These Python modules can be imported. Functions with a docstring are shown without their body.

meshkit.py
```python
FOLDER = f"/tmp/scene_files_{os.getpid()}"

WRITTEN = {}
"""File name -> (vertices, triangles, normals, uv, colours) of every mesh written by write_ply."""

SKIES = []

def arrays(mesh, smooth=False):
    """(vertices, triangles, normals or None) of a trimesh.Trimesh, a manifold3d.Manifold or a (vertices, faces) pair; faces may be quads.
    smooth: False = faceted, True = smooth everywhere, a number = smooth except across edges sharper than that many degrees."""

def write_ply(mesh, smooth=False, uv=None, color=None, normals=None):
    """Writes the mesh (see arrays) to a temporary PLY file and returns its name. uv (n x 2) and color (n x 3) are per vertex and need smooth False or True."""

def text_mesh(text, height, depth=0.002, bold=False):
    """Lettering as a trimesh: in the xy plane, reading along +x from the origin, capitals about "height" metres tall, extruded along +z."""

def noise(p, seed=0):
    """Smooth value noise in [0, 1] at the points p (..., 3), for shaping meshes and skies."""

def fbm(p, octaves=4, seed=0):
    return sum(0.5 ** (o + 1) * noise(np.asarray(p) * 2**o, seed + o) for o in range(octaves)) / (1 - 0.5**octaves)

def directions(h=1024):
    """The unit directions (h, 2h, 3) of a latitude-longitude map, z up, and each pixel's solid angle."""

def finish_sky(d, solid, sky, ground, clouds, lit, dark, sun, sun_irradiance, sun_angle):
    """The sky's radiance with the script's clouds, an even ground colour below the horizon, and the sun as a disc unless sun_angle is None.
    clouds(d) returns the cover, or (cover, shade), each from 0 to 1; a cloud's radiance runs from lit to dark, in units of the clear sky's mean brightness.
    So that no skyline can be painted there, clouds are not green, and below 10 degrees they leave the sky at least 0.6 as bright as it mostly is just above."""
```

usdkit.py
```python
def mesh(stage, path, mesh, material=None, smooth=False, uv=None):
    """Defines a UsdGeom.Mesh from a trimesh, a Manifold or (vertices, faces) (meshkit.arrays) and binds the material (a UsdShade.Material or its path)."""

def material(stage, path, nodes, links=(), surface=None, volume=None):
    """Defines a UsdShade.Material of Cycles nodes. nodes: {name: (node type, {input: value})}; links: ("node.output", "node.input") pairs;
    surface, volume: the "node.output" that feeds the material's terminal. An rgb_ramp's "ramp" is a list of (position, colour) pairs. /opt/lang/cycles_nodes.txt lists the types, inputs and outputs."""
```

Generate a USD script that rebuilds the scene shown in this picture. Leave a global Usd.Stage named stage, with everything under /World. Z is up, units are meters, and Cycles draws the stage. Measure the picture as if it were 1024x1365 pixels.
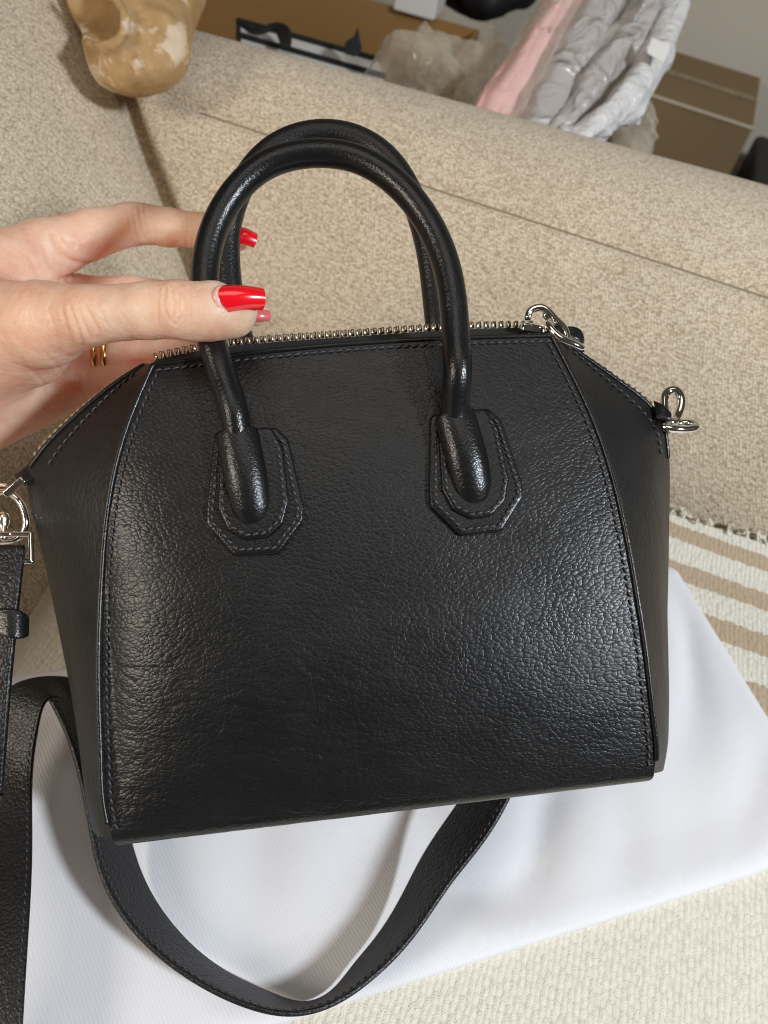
import math, numpy as np, trimesh, usdkit, meshkit
from pxr import Usd, UsdGeom, UsdLux, UsdShade, Gf, Sdf, Vt
from scipy.interpolate import CubicSpline, PchipInterpolator
stage = Usd.Stage.CreateInMemory()
UsdGeom.SetStageUpAxis(stage, 'Z'); UsdGeom.SetStageMetersPerUnit(stage, 1.0)
UsdGeom.Xform.Define(stage, '/World'); UsdGeom.Scope.Define(stage, '/World/Looks')
A = lambda *x: np.array(x, float)
unit = lambda v: np.asarray(v, float) / np.linalg.norm(v)

# ------------------------------------------------------------------ camera, lamps, exposure
PITCH, ROLL, CAMH, FPX = math.radians(48), math.radians(13), 0.41, 1024.0
CF = A(0, math.cos(PITCH), -math.sin(PITCH)); _u = A(0, math.sin(PITCH), math.cos(PITCH))
CR = A(math.cos(ROLL), 0, 0) + math.sin(ROLL) * _u
CU = A(-math.sin(ROLL), 0, 0) + math.cos(ROLL) * _u
EYE = A(0, 0, CAMH)
CAM = np.stack([CR, -CU, CF])                      # rows: camera x right, y down, z forward, in world axes
cam = UsdGeom.Camera.Define(stage, '/World/camera')
m = np.eye(4); m[0, :3], m[1, :3], m[2, :3], m[3, :3] = CR, CU, -CF, EYE
cam.AddTransformOp().Set(Gf.Matrix4d(m.tolist()))
cam.CreateHorizontalApertureAttr(36.0); cam.CreateVerticalApertureAttr(48.0); cam.CreateFocalLengthAttr(36.0)
cam.CreateClippingRangeAttr((0.02, 100.0)); cam.CreateFStopAttr(17.0); cam.CreateFocusDistanceAttr(0.30)
cam.CreateExposureAttr(0.12)

def w_of(c): return EYE + np.asarray(c, float) @ CAM            # camera space -> world
def pd(u, v, d): return A((u - 512) / FPX * d, (v - 682.5) / FPX * d, d)   # photo position + depth -> camera space
def wd(u, v, d): return w_of(pd(u, v, d))
def wz(u, v, z=0.0):                                           # where the line of sight meets the level z
    r = pd(u, v, 1) @ CAM
    return EYE + r * (z - EYE[2]) / r[2]

def lamp(kind, name, pos, target, power, color, **size):
    L = getattr(UsdLux, kind).Define(stage, '/World/' + name)
    z = unit(A(*pos) - A(*target)); x = unit(np.cross(A(0, 0, 1), z) if abs(z[2]) < .99 else A(1, 0, 0)); y = np.cross(z, x)
    m = np.eye(4); m[0, :3], m[1, :3], m[2, :3], m[3, :3] = x, y, z, pos
    L.AddTransformOp().Set(Gf.Matrix4d(m.tolist()))
    L.CreateIntensityAttr(power); L.CreateColorAttr(Gf.Vec3f(*color)); L.CreateNormalizeAttr(True)
    for k, v in size.items(): getattr(L, f'Create{k}Attr')(v)
    return L
KEYDIR = unit(A(0.66, -0.40, 0.63))
lamp('DiskLight', 'lamp_key', A(0, .3, .1) + 1.7 * KEYDIR, (0, .3, .1), 8.8, (.88, .94, 1.0), Radius=.11)
lamp('DiskLight', 'lamp_side', (-.88, -.52, .78), (-.05, .2, .12), 2.2, (1.0, .89, .76), Radius=.17)
lamp('RectLight', 'lamp_ceiling', (-.15, .05, 1.65), (0, .4, .1), 1.3, (1.0, .93, .84), Width=1.0, Height=.8)
dome = UsdLux.DomeLight.Define(stage, '/World/room_light')
dome.CreateIntensityAttr(1.0)
dm = usdkit.material(stage, '/World/Looks/room_light', {'b': ('background_shader', {'color': (1.0, .86, .70), 'strength': .05})}, surface='b.background')
UsdShade.MaterialBindingAPI.Apply(dome.GetPrim()).Bind(dm)

# ------------------------------------------------------------------ helpers
_names = {}
def numbered(path):
    n = _names.get(path, -1) + 1; _names[path] = n
    return path if n == 0 else f'{path}_{n:03d}'
def tag(p, label=None, cat=None, group=None, kind=None):
    for k, v in (('label', label), ('category', cat), ('group', group), ('kind', kind)):
        if v: p.SetCustomDataByKey(k, v)
    return p
def thing(name, label, cat, origin=(0, 0, 0), group=None, matrix=None):
    x = UsdGeom.Xform.Define(stage, numbered('/World/' + name))
    if matrix is not None: x.AddTransformOp().Set(Gf.Matrix4d(matrix.tolist()))
    else: x.AddTranslateOp().Set(Gf.Vec3d(*map(float, origin)))
    p = x.GetPrim(); tag(p, label, cat, group)
    p_origin[str(p.GetPath())] = np.zeros(3) if matrix is not None else np.asarray(origin, float)
    return p
p_origin = {}
def part(parent, name, mesh, mat, smooth=40, label=None, kind=None):
    """mesh in the coordinates of the thing; a thing at an origin takes world coordinates, which are shifted here"""
    v, f = (mesh.vertices, mesh.faces) if hasattr(mesh, 'vertices') else mesh
    top = '/'.join(str(parent.GetPath()).split('/')[:3])
    path = numbered(f'{parent.GetPath()}/{name}')
    p = usdkit.mesh(stage, path, (np.asarray(v) - p_origin.get(top, 0), np.asarray(f)), mat, smooth=smooth).GetPrim()
    return tag(p, label, kind=kind)
def single(name, mesh, mat, label=None, cat=None, kind=None, smooth=40, group=None):
    v, f = (mesh.vertices, mesh.faces) if hasattr(mesh, 'vertices') else mesh
    p = usdkit.mesh(stage, numbered('/World/' + name), (np.asarray(v), np.asarray(f)), mat, smooth=smooth).GetPrim()
    return tag(p, label, cat, group, kind)
def join(ms):
    V, Fs, n = [], [], 0
    for q in ms:
        v, f = (q.vertices, q.faces) if hasattr(q, 'vertices') else q
        f = np.asarray(f)
        if f.shape[1] == 4: f = np.vstack([f[:, [0, 1, 2]], f[:, [0, 2, 3]]])
        V.append(np.asarray(v)); Fs.append(f + n); n += len(v)
    return np.vstack(V), np.vstack(Fs)
def grid(P, wrap=False):
    """faces of an (n, m, 3) sheet"""
    n, k = P.shape[:2]
    i, j = np.meshgrid(np.arange(n - 1), np.arange(k if wrap else k - 1), indexing='ij'); j2 = (j + 1) % k
    q = np.stack([i * k + j, (i + 1) * k + j, (i + 1) * k + j2, i * k + j2], -1).reshape(-1, 4)
    return P.reshape(-1, 3), np.vstack([q[:, [0, 1, 2]], q[:, [0, 2, 3]]])
def flip(m): return m[0], np.asarray(m[1])[:, ::-1]
def curve(pts, n, closed=False):
    """smooth curve through the points, evenly sampled"""
    p = np.asarray(pts, float)
    if closed: p = np.vstack([p, p[:1]])
    s = np.r_[0, np.cumsum(np.linalg.norm(np.diff(p[:, :3], axis=0), axis=1))]
    c = CubicSpline(s, p, bc_type='periodic') if closed else (PchipInterpolator(s, p) if len(p) < 3 else CubicSpline(s, p, bc_type='natural'))
    f = c(np.linspace(0, s[-1], 40 * len(p)))
    t = np.r_[0, np.cumsum(np.linalg.norm(np.diff(f[:, :3], axis=0), axis=1))]
    x = np.linspace(0, t[-1], n + 1)[:-1] if closed else np.linspace(0, t[-1], n)
    return np.stack([np.interp(x, t, k) for k in f.T], 1)
def frames(p, closed=False):
    t = np.roll(p, -1, 0) - np.roll(p, 1, 0) if closed else np.gradient(p, axis=0)
    t /= np.linalg.norm(t, axis=1, keepdims=True)
    n = np.zeros_like(p); a = np.cross(t[0], A(.3, .5, .81)); n[0] = unit(a)
    for i in range(1, len(p)):
        v = n[i - 1] - t[i] * (n[i - 1] @ t[i]); n[i] = unit(v)
    return t, n, np.cross(t, n)
def sweep(p, r, k=16, closed=False, caps=True):
    p = np.asarray(p, float); t, n, b = frames(p, closed)
    r = np.broadcast_to(r, (len(p),))
    a = np.arange(k) * 2 * np.pi / k
    R = p[:, None] + r[:, None, None] * (np.cos(a)[None, :, None] * n[:, None] + np.sin(a)[None, :, None] * b[:, None])
    if closed:
        R = np.concatenate([R, R[:1]])
        if abs(n[0] @ n[-1]) < .98: R[-1] = R[0]
        v, f = grid(R, True); return v, f[:, ::-1]
    if caps:                                       # rounded ends
        e = []
        for s, o in ((0, -1), (-1, 1)):
            e.append([p[s] + o * t[s] * r[s] * math.sin(x) + (R[s] - p[s]) * math.cos(x) for x in (.5, 1.0, 1.4)])
        R = np.concatenate([np.array(e[0])[::-1], R, np.array(e[1])])
    v, f = grid(R, True); f = f[:, ::-1]
    if caps:
        m_ = len(v); v = np.vstack([v, v[:k].mean(0), v[-k:].mean(0)])
        j = np.arange(k); j2 = (j + 1) % k
        f = np.vstack([f, np.stack([j2, j, np.full(k, m_)], 1)[:, ::-1] * 1, np.stack([m_ - k + j, m_ - k + j2, np.full(k, m_ + 1)], 1)])
    return v, f
def ribbon(a, b, th, n=80, rnd=.35):
    """strap between two edge curves, thickness th, rounded edges"""
    a, b = curve(a, n), curve(b, n)
    w = b - a; L = np.linalg.norm(w, axis=1, keepdims=True); w = w / L
    t = np.gradient((a + b) / 2, axis=0); nn = np.cross(t, w); nn /= np.linalg.norm(nn, axis=1, keepdims=True)
    h = th / 2; e = th * rnd
    sec = [(0, -h + e), (e * .3, -h + e * .3), (e, -h)] + [(('f', x), -h) for x in (.25, .5, .75)] + [('e', -h), ('e3', -h + e * .3), ('e0', -h + e), ('e0', h - e), ('e3', h - e * .3), ('e', h)] + [(('f', x), h) for x in (.75, .5, .25)] + [(e, h), (e * .3, h - e * .3), (0, h - e)]
    rows = []
    for x, y in sec:
        X = L * x[1] if isinstance(x, tuple) else {'e': L - e, 'e3': L - e * .3, 'e0': L}[x] if isinstance(x, str) else np.full_like(L, x)
        rows.append(a + w * X + nn * y)
    R = np.stack(rows, 1); v, f = grid(R, True)
    k = R.shape[1]; o = len(v); v = np.vstack([v, R[0].mean(0), R[-1].mean(0)])
    j = np.arange(k); j2 = (j + 1) % k
    f = np.vstack([f, np.stack([j, j2, np.full(k, o)], 1), np.stack([o - k + j2, o - k + j, np.full(k, o + 1)], 1)])
    return (v, f), a, b, nn
def stitch_line(p, nrm, pitch=.0030, ln=.0022, r=.00038, lift=.0003, tilt=.25):
    """thread stitches along the curve p (n,3) with outward normals nrm"""
    s = np.r_[0, np.cumsum(np.linalg.norm(np.diff(p, axis=0), axis=1))]
    n = max(2, int(s[-1] / pitch)); out = []
    for i in range(n):
        c = (i + .5) / n * s[-1]
        q = A(*[np.interp(c, s, p[:, k]) for k in range(3)]); u = unit([np.interp(c, s, nrm[:, k]) for k in range(3)])
        d = unit([np.interp(min(c + 1e-3, s[-1]), s, p[:, k]) - np.interp(max(c - 1e-3, 0), s, p[:, k]) for k in range(3)])
        d = unit(d + tilt * np.cross(u, d))
        o = q + u * lift
        arch = [o - d * ln * .5 - u * r, o - d * ln * .3 + u * r * .3, o + u * r * .55, o + d * ln * .3 + u * r * .3, o + d * ln * .5 - u * r]
        out.append(sweep(arch, r * A(.7, 1, 1.1, 1, .7), 6, caps=False))
    return join(out)
def rbox(size, r=.002, seg=3):
    """box with rounded edges"""
    b = trimesh.creation.box(A(*size)); 
    import manifold3d as m3
    s = m3.Manifold.sphere(r, 4 * seg); h = A(*size) / 2 - r
    return m3.Manifold.batch_hull([s.translate((x * h[0], y * h[1], z * h[2])) for x in (-1, 1) for y in (-1, 1) for z in (-1, 1)])
def man(mf):
    q = mf.to_mesh(); return np.array(q.vert_properties[:, :3], float), np.array(q.tri_verts)
def placed(m, R=None, t=(0, 0, 0)):
    v, f = m
    return (np.asarray(v) @ (np.eye(3) if R is None else np.asarray(R)) + A(*t), f)      # rows of R: where x, y, z go
def nets(fn, lo, hi, h):
    """closed surface fn = 0 by surface nets"""
    ax = [np.arange(l, u + h, h) for l, u in zip(lo, hi)]
    n = [len(x) for x in ax]
    G = np.stack(np.meshgrid(*ax, indexing='ij'), -1).reshape(-1, 3)
    V = np.concatenate([fn(G[i:i + 400000]) for i in range(0, len(G), 400000)]).reshape(n)
    s = V < 0
    cell = [k - 1 for k in n]; acc = np.zeros((*cell, 3)); cnt = np.zeros(cell)
    off = [(i, j, k) for i in (0, 1) for j in (0, 1) for k in (0, 1)]
    sl = lambda o: tuple(slice(o[a], o[a] + cell[a]) for a in range(3))
    for a in off:
        for d in range(3):
            if a[d]: continue
            b = list(a); b[d] = 1
            va, vb = V[sl(a)], V[sl(b)]; x = (va < 0) != (vb < 0)
            t = np.where(x, va / np.where(x, va - vb, 1), 0)
            for k in range(3): acc[..., k] += np.where(x, a[k] + (t if k == d else 0), 0)
            cnt += x
    act = cnt > 0; idx = -np.ones(cell, int); idx[act] = np.arange(act.sum())
    ijk = np.argwhere(act); vert = A(*lo) + h * (ijk + acc[act] / cnt[act][:, None])
    F = []
    for d in range(3):
        e = [slice(1, c) for c in cell]; e[d] = slice(0, cell[d])
        e2 = list(e); e2[d] = slice(1, cell[d] + 1)
        sa, sb = s[tuple(e)], s[tuple(e2)]
        p = np.argwhere(sa != sb); inside = sa[tuple(p.T)]
        for k in range(3):
            if k != d: p[:, k] += 1
        u, v = [(1, 2), (2, 0), (0, 1)][d]
        def g(du, dv):
            q = p.copy(); q[:, u] -= du; q[:, v] -= dv; return idx[tuple(q.T)]
        Q = np.stack([g(1, 1), g(0, 1), g(0, 0), g(1, 0)], 1); Q[~inside] = Q[~inside][:, ::-1]
        F.append(Q)
    Q = np.vstack(F); return vert, np.vstack([Q[:, [0, 1, 2]], Q[:, [0, 2, 3]]])
def cone(p, a, b, ra, rb):
    a, b = A(*a), A(*b); d = b - a; t = np.clip(((p - a) @ d) / (d @ d), 0, 1)
    return np.linalg.norm(p - a - t[:, None] * d, axis=1) - (ra + (rb - ra) * t)
def smin(a, b, k):
    h = np.clip(.5 + .5 * (b - a) / k, 0, 1); return b + (a - b) * h - k * h * (1 - h)
noise, fbm = meshkit.noise, meshkit.fbm

# ------------------------------------------------------------------ materials
def mat(name, nodes, links, surface='p.BSDF'):
    return usdkit.material(stage, '/World/Looks/' + name, nodes, links, surface)
def plain(name, color, rough=.5, bump=None, **kw):
    n = {'p': ('principled_bsdf', {'base_color': color, 'roughness': rough, **kw})}; l = []
    if bump:
        sc, dist = bump
        n |= {'tc': ('texture_coordinate', {}), 'n': ('noise_texture', {'scale': sc, 'detail': 4.0}), 'b': ('bump', {'strength': 1.0, 'distance': dist})}
        l = [('tc.object', 'n.vector'), ('n.fac', 'b.height'), ('b.normal', 'p.normal')]
    return mat(name, n, l)
def leather(name, color=(.006, .0062, .007), scale=760., stretch=(.66, .8, 1.0), rough=.345, dist=.00011, fine=.25, spec=.42):
    n = {'tc': ('texture_coordinate', {}), 'mp': ('mapping', {'mapping_type': 'point', 'scale': stretch}),
         'w': ('noise_texture', {'scale': 150., 'detail': 3.0}), 'ws': ('vector_math', {'math_type': 'scale', 'scale': .0034}), 'wa': ('vector_math', {'math_type': 'add'}),
         'v': ('voronoi_texture', {'feature': 'f1', 'scale': scale}), 'sq': ('math', {'math_type': 'power', 'value2': 1.8}), 'iv': ('math', {'math_type': 'subtract', 'value1': 1.0}),
         'e': ('voronoi_texture', {'feature': 'distance_to_edge', 'scale': scale}),
         'er': ('map_range', {'range_type': 'smoothstep', 'from_min': 0., 'from_max': .2, 'to_min': -.22, 'to_max': 0., 'clamp': True}),
         'ad': ('math', {'math_type': 'add'}),
         'f': ('noise_texture', {'scale': scale * 3.2, 'detail': 2.0}), 'm': ('math', {'math_type': 'multiply_add', 'value2': fine}),
         'big': ('noise_texture', {'scale': 60., 'detail': 4.0}), 'bg': ('math', {'math_type': 'multiply_add', 'value2': 1.6}),
         'b': ('bump', {'strength': 1.0, 'distance': dist}),
         'rr': ('map_range', {'from_min': .25, 'from_max': .75, 'to_min': rough - .04, 'to_max': rough + .06, 'clamp': True}),
         'p': ('principled_bsdf', {'base_color': color, 'specular_ior_level': spec})}
    l = [('tc.object', 'mp.vector'), ('mp.vector', 'w.vector'), ('w.color', 'ws.vector1'), ('ws.vector', 'wa.vector1'), ('mp.vector', 'wa.vector2'),
         ('wa.vector', 'v.vector'), ('v.distance', 'sq.value1'), ('sq.value', 'iv.value2'), ('wa.vector', 'e.vector'), ('e.distance', 'er.value'), ('er.result', 'ad.value1'), ('iv.value', 'ad.value2'),
         ('mp.vector', 'f.vector'), ('f.fac', 'm.value1'), ('ad.value', 'm.value3'),
         ('mp.vector', 'big.vector'), ('big.fac', 'bg.value1'), ('m.value', 'bg.value3'), ('bg.value', 'b.height'), ('b.normal', 'p.normal'), ('big.fac', 'rr.value'), ('rr.result', 'p.roughness')]
    return mat(name, n, l)
LEATHER = leather('black_grained_leather')
GUSSET = leather('black_gusset_leather', color=(.006, .006, .0065), stretch=(1.0, .8, .45), scale=620., rough=.46, spec=.35)
SMOOTH = leather('black_smooth_leather', scale=900., rough=.30, dist=.00007)
STRAP = leather('black_strap_leather', color=(.007, .0072, .008), scale=640., stretch=(1, 1, 1), rough=.36, dist=.00016)
EDGE = plain('black_edge_paint', (.010, .010, .011), .32, (900., .0002))
THREAD = plain('black_thread', (.034, .035, .039), .42, (3000., .0001))
TAPE = plain('black_zip_tape', (.014, .014, .015), .75, (1800., .0004))
METAL = mat('pale_gold_metal', {'p': ('principled_bsdf', {'base_color': (.88, .80, .66), 'metallic': 1.0, 'roughness': .24})}, [])
SILVER = mat('silver_metal', {'p': ('principled_bsdf', {'base_color': (.82, .80, .76), 'metallic': 1.0, 'roughness': .10})}, [])
GOLD = mat('gold_metal', {'p': ('principled_bsdf', {'base_color': (.83, .58, .25), 'metallic': 1.0, 'roughness': .18})}, [])
def weave(name, c0, c1, c2, scale=290., stretch=(1, 1, 1), dist=.0014, rand=.8, rough=.95, sheen=.15):
    n = {'tc': ('texture_coordinate', {}), 'mp': ('mapping', {'mapping_type': 'point', 'scale': stretch, 'rotation': (.2, .35, .4)}),
         'w': ('noise_texture', {'scale': 90., 'detail': 2.0}), 'ws': ('vector_math', {'math_type': 'scale', 'scale': .0025}), 'wa': ('vector_math', {'math_type': 'add'}),
         'v': ('voronoi_texture', {'feature': 'f1', 'scale': scale, 'randomness': rand}),
         'h': ('math', {'math_type': 'subtract', 'value1': 1.0}), 'n2': ('noise_texture', {'scale': scale * 3, 'detail': 3.0}),
         'hh': ('math', {'math_type': 'multiply_add', 'value2': .5}),
         'sc': ('separate_color', {'color_type': 'rgb'}), 'big': ('noise_texture', {'scale': 12., 'detail': 4.0}), 'bs': ('math', {'math_type': 'multiply', 'value2': .12}),
         'mx': ('math', {'math_type': 'multiply_add', 'value2': .20}), 'mx2': ('math', {'math_type': 'multiply_add', 'value2': .60}),
         'r': ('rgb_ramp', {'ramp': [(.28, c0), (.52, c1), (.84, c2)]}),
         'b': ('bump', {'strength': 1.0, 'distance': dist}),
         'p': ('principled_bsdf', {'roughness': rough, 'sheen_weight': sheen, 'specular_ior_level': .15})}
    l = [('tc.object', 'mp.vector'), ('mp.vector', 'w.vector'), ('w.color', 'ws.vector1'), ('ws.vector', 'wa.vector1'), ('mp.vector', 'wa.vector2'),
         ('wa.vector', 'v.vector'), ('v.distance', 'h.value2'), ('wa.vector', 'n2.vector'), ('n2.fac', 'hh.value1'), ('h.value', 'hh.value3'), ('hh.value', 'b.height'),
         ('v.color', 'sc.color'), ('sc.r', 'mx.value1'), ('h.value', 'mx2.value1'), ('tc.object', 'big.vector'), ('big.fac', 'bs.value1'), ('bs.value', 'mx.value3'), ('mx.value', 'mx2.value3'), ('mx2.value', 'r.fac'),
         ('r.color', 'p.base_color'), ('b.normal', 'p.normal')]
    return mat(name, n, l)
SOFA = weave('beige_woven_upholstery', (.36, .28, .19), (.635, .53, .395), (.86, .775, .635), 590., (.72, 1.0, 1.2), rand=.65, dist=.0009)
def throw_mat(name, striped, origin, across):
    """knitted cream cotton; the tan bands lie across the direction `across`, measured from origin"""
    n = {'tc': ('texture_coordinate', {}), 'mp': ('mapping', {'mapping_type': 'point', 'scale': (1.0, .62, 1.0), 'rotation': (0, 0, .25)}),
         'v': ('voronoi_texture', {'feature': 'f1', 'scale': 330., 'randomness': .45, 'dimensions': '3D'}),
         'h': ('math', {'math_type': 'subtract', 'value1': 1.0}), 'n2': ('noise_texture', {'scale': 1500., 'detail': 3.0}), 'hh': ('math', {'math_type': 'multiply_add', 'value2': .6}),
         'b': ('bump', {'strength': 1.0, 'distance': .0012}), 'r': ('rgb_ramp', {'ramp': [(.2, (.56, .53, .43)), (.8, (.74, .705, .60))]}),
         'p': ('principled_bsdf', {'roughness': .95, 'sheen_weight': .2, 'specular_ior_level': .15})}
    l = [('tc.object', 'mp.vector'), ('mp.vector', 'v.vector'), ('v.distance', 'h.value2'), ('tc.object', 'n2.vector'), ('n2.fac', 'hh.value1'), ('h.value', 'hh.value3'), ('hh.value', 'b.height'), ('b.normal', 'p.normal'), ('hh.value', 'r.fac')]
    if striped:
        n |= {'d': ('vector_math', {'math_type': 'dot_product', 'vector2': across}), 'wn': ('noise_texture', {'scale': 260., 'detail': 2.0}),
              'da': ('math', {'math_type': 'multiply_add', 'value2': .006}), 'fr': ('math', {'math_type': 'multiply_add', 'value2': 1 / .34, 'value3': float(-(A(*across) @ A(*origin)) / .34)}),
              'st': ('rgb_ramp', {'interpolate': False, 'ramp': [(0, (0, 0, 0)), (.028, (1, 1, 1)), (.07, (0, 0, 0)), (.125, (1, 1, 1)), (.17, (0, 0, 0)), (.235, (1, 1, 1)), (.29, (0, 0, 0)), (.36, (1, 1, 1)), (.42, (0, 0, 0)), (.50, (1, 1, 1)), (.56, (0, 0, 0))]}),
              'cm': ('mix_color', {'b': (.47, .365, .25)})}
        l += [('tc.object', 'd.vector1'), ('tc.object', 'wn.vector'), ('wn.fac', 'da.value1'), ('d.value', 'da.value3'), ('da.value', 'fr.value1'), ('fr.value', 'st.fac'), ('st.color', 'cm.fac'), ('r.color', 'cm.a'), ('cm.result', 'p.base_color')]
    else: l += [('r.color', 'p.base_color')]
    return mat(name, n, l)
TWILL = mat('white_cotton_twill', {'tc': ('texture_coordinate', {}), 'mp': ('mapping', {'mapping_type': 'point', 'rotation': (0, 0, -.75)}),
    'wv': ('wave_texture', {'wave_type': 'bands', 'bands_direction': 'x', 'scale': 195., 'distortion': 1.2, 'detail': 2.0, 'detail_scale': 2.0}), 'n': ('noise_texture', {'scale': 1400., 'detail': 2.0}),
    'a': ('math', {'math_type': 'multiply_add', 'value2': .8}), 'b': ('bump', {'strength': .8, 'distance': .00007}), 'cr': ('rgb_ramp', {'ramp': [(0, (.66, .66, .69)), (1, (.70, .70, .73))]}),
    'p': ('principled_bsdf', {'roughness': .85, 'sheen_weight': .1, 'specular_ior_level': .2})},
    [('tc.object', 'mp.vector'), ('mp.vector', 'wv.vector'), ('tc.object', 'n.vector'), ('n.fac', 'a.value1'), ('wv.fac', 'a.value3'), ('a.value', 'b.height'), ('b.normal', 'p.normal'), ('wv.fac', 'cr.fac'), ('cr.color', 'p.base_color')])
SKIN = mat('skin', {'tc': ('texture_coordinate', {}), 'n': ('noise_texture', {'scale': 60., 'detail': 4.0, 'roughness': .6}), 'n3': ('noise_texture', {'scale': 220., 'detail': 3.0}),
    'r': ('rgb_ramp', {'ramp': [(.3, (.66, .355, .25)), (.5, (.745, .45, .325)), (.7, (.78, .52, .40))]}),
    'v': ('voronoi_texture', {'feature': 'distance_to_edge', 'scale': 750.}), 'a': ('math', {'math_type': 'multiply_add', 'value2': .5}), 'b': ('bump', {'strength': .9, 'distance': .00045}),
    'p': ('principled_bsdf', {'roughness': .46, 'subsurface_weight': .55, 'subsurface_scale': .004, 'subsurface_radius': (1., .35, .18), 'specular_ior_level': .4})},
    [('tc.object', 'n.vector'), ('n.fac', 'r.fac'), ('r.color', 'p.base_color'), ('tc.object', 'n3.vector'), ('tc.object', 'v.vector'), ('v.distance', 'a.value1'), ('n3.fac', 'a.value3'), ('a.value', 'b.height'), ('b.normal', 'p.normal')])
NAIL = mat('red_nail_polish', {'p': ('principled_bsdf', {'base_color': (.72, .004, .012), 'roughness': .22, 'coat_weight': 1.0, 'coat_roughness': .04})}, [])
BARE = mat('bare_nail', {'p': ('principled_bsdf', {'base_color': (.70, .40, .35), 'roughness': .3, 'coat_weight': .4})}, [])
CARD = plain('brown_cardboard', (.30, .165, .05), .85, (700., .0002))
CARD2 = plain('tan_cardboard', (.23, .155, .075), .85, (700., .0002))
CARDEDGE = plain('pale_cardboard_edge', (.50, .42, .31), .9)
PAPER = plain('white_paper', (.72, .70, .67), .7)
BLACK = plain('black_ribbon', (.010, .010, .011), .6)
WALL = plain('beige_wall_paint', (.62, .565, .47), .9, (300., .0004))
FLOOR = plain('dark_floor', (.035, .028, .022), .6, (40., .0005))
PINK = plain('pink_fabric', (.84, .48, .48), .9, (120., .002))
def film(name, tint, see, rough=.12, crinkle=.006):
    return mat(name, {'t': ('transparent_bsdf', {'color': (.96, .95, .93)}), 'p': ('principled_bsdf', {'base_color': tint, 'roughness': rough, 'specular_ior_level': .8}),
        'tc': ('texture_coordinate', {}), 'n': ('noise_texture', {'type': 'ridged_multifractal', 'scale': 22., 'detail': 5.0, 'distortion': .6, 'offset': .9, 'gain': 1.6}), 'b': ('bump', {'strength': 1.0, 'distance': crinkle}),
        'lw': ('layer_weight', {'blend': .35}), 'mr': ('map_range', {'from_min': 0., 'from_max': 1., 'to_min': 1 - see, 'to_max': 1 - see * .45, 'clamp': True}), 'x': ('mix_closure', {})},
        [('tc.object', 'n.vector'), ('n.fac', 'b.height'), ('b.normal', 'p.normal'), ('b.normal', 'lw.normal'), ('lw.facing', 'mr.value'), ('mr.result', 'x.fac'), ('t.BSDF', 'x.closure1'), ('p.BSDF', 'x.closure2')], 'x.closure')
FILM = film('clear_plastic_film', (.80, .74, .62), .87, .05, .0012)
FILM2 = film('milky_plastic_film', (.62, .58, .56), .42, .25)
WHITEFILM = plain('white_tissue_plastic', (.62, .61, .60), .34, (90., .006))
KRAFT = mat('tan_suede_leather', {'tc': ('texture_coordinate', {}), 'n': ('noise_texture', {'scale': 26., 'detail': 6.0, 'roughness': .62}), 'n2': ('noise_texture', {'scale': 55., 'detail': 5.0}),
    'r': ('rgb_ramp', {'ramp': [(.38, (.33, .20, .085)), (.53, (.40, .255, .115)), (.56, (.55, .42, .28)), (.72, (.62, .51, .38))]}), 'b': ('bump', {'strength': 1.0, 'distance': .004}),
    'p': ('principled_bsdf', {'roughness': .6, 'specular_ior_level': .3})},
    [('tc.object', 'n.vector'), ('n.fac', 'r.fac'), ('r.color', 'p.base_color'), ('tc.object', 'n2.vector'), ('n2.fac', 'b.height'), ('b.normal', 'p.normal')])

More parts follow.
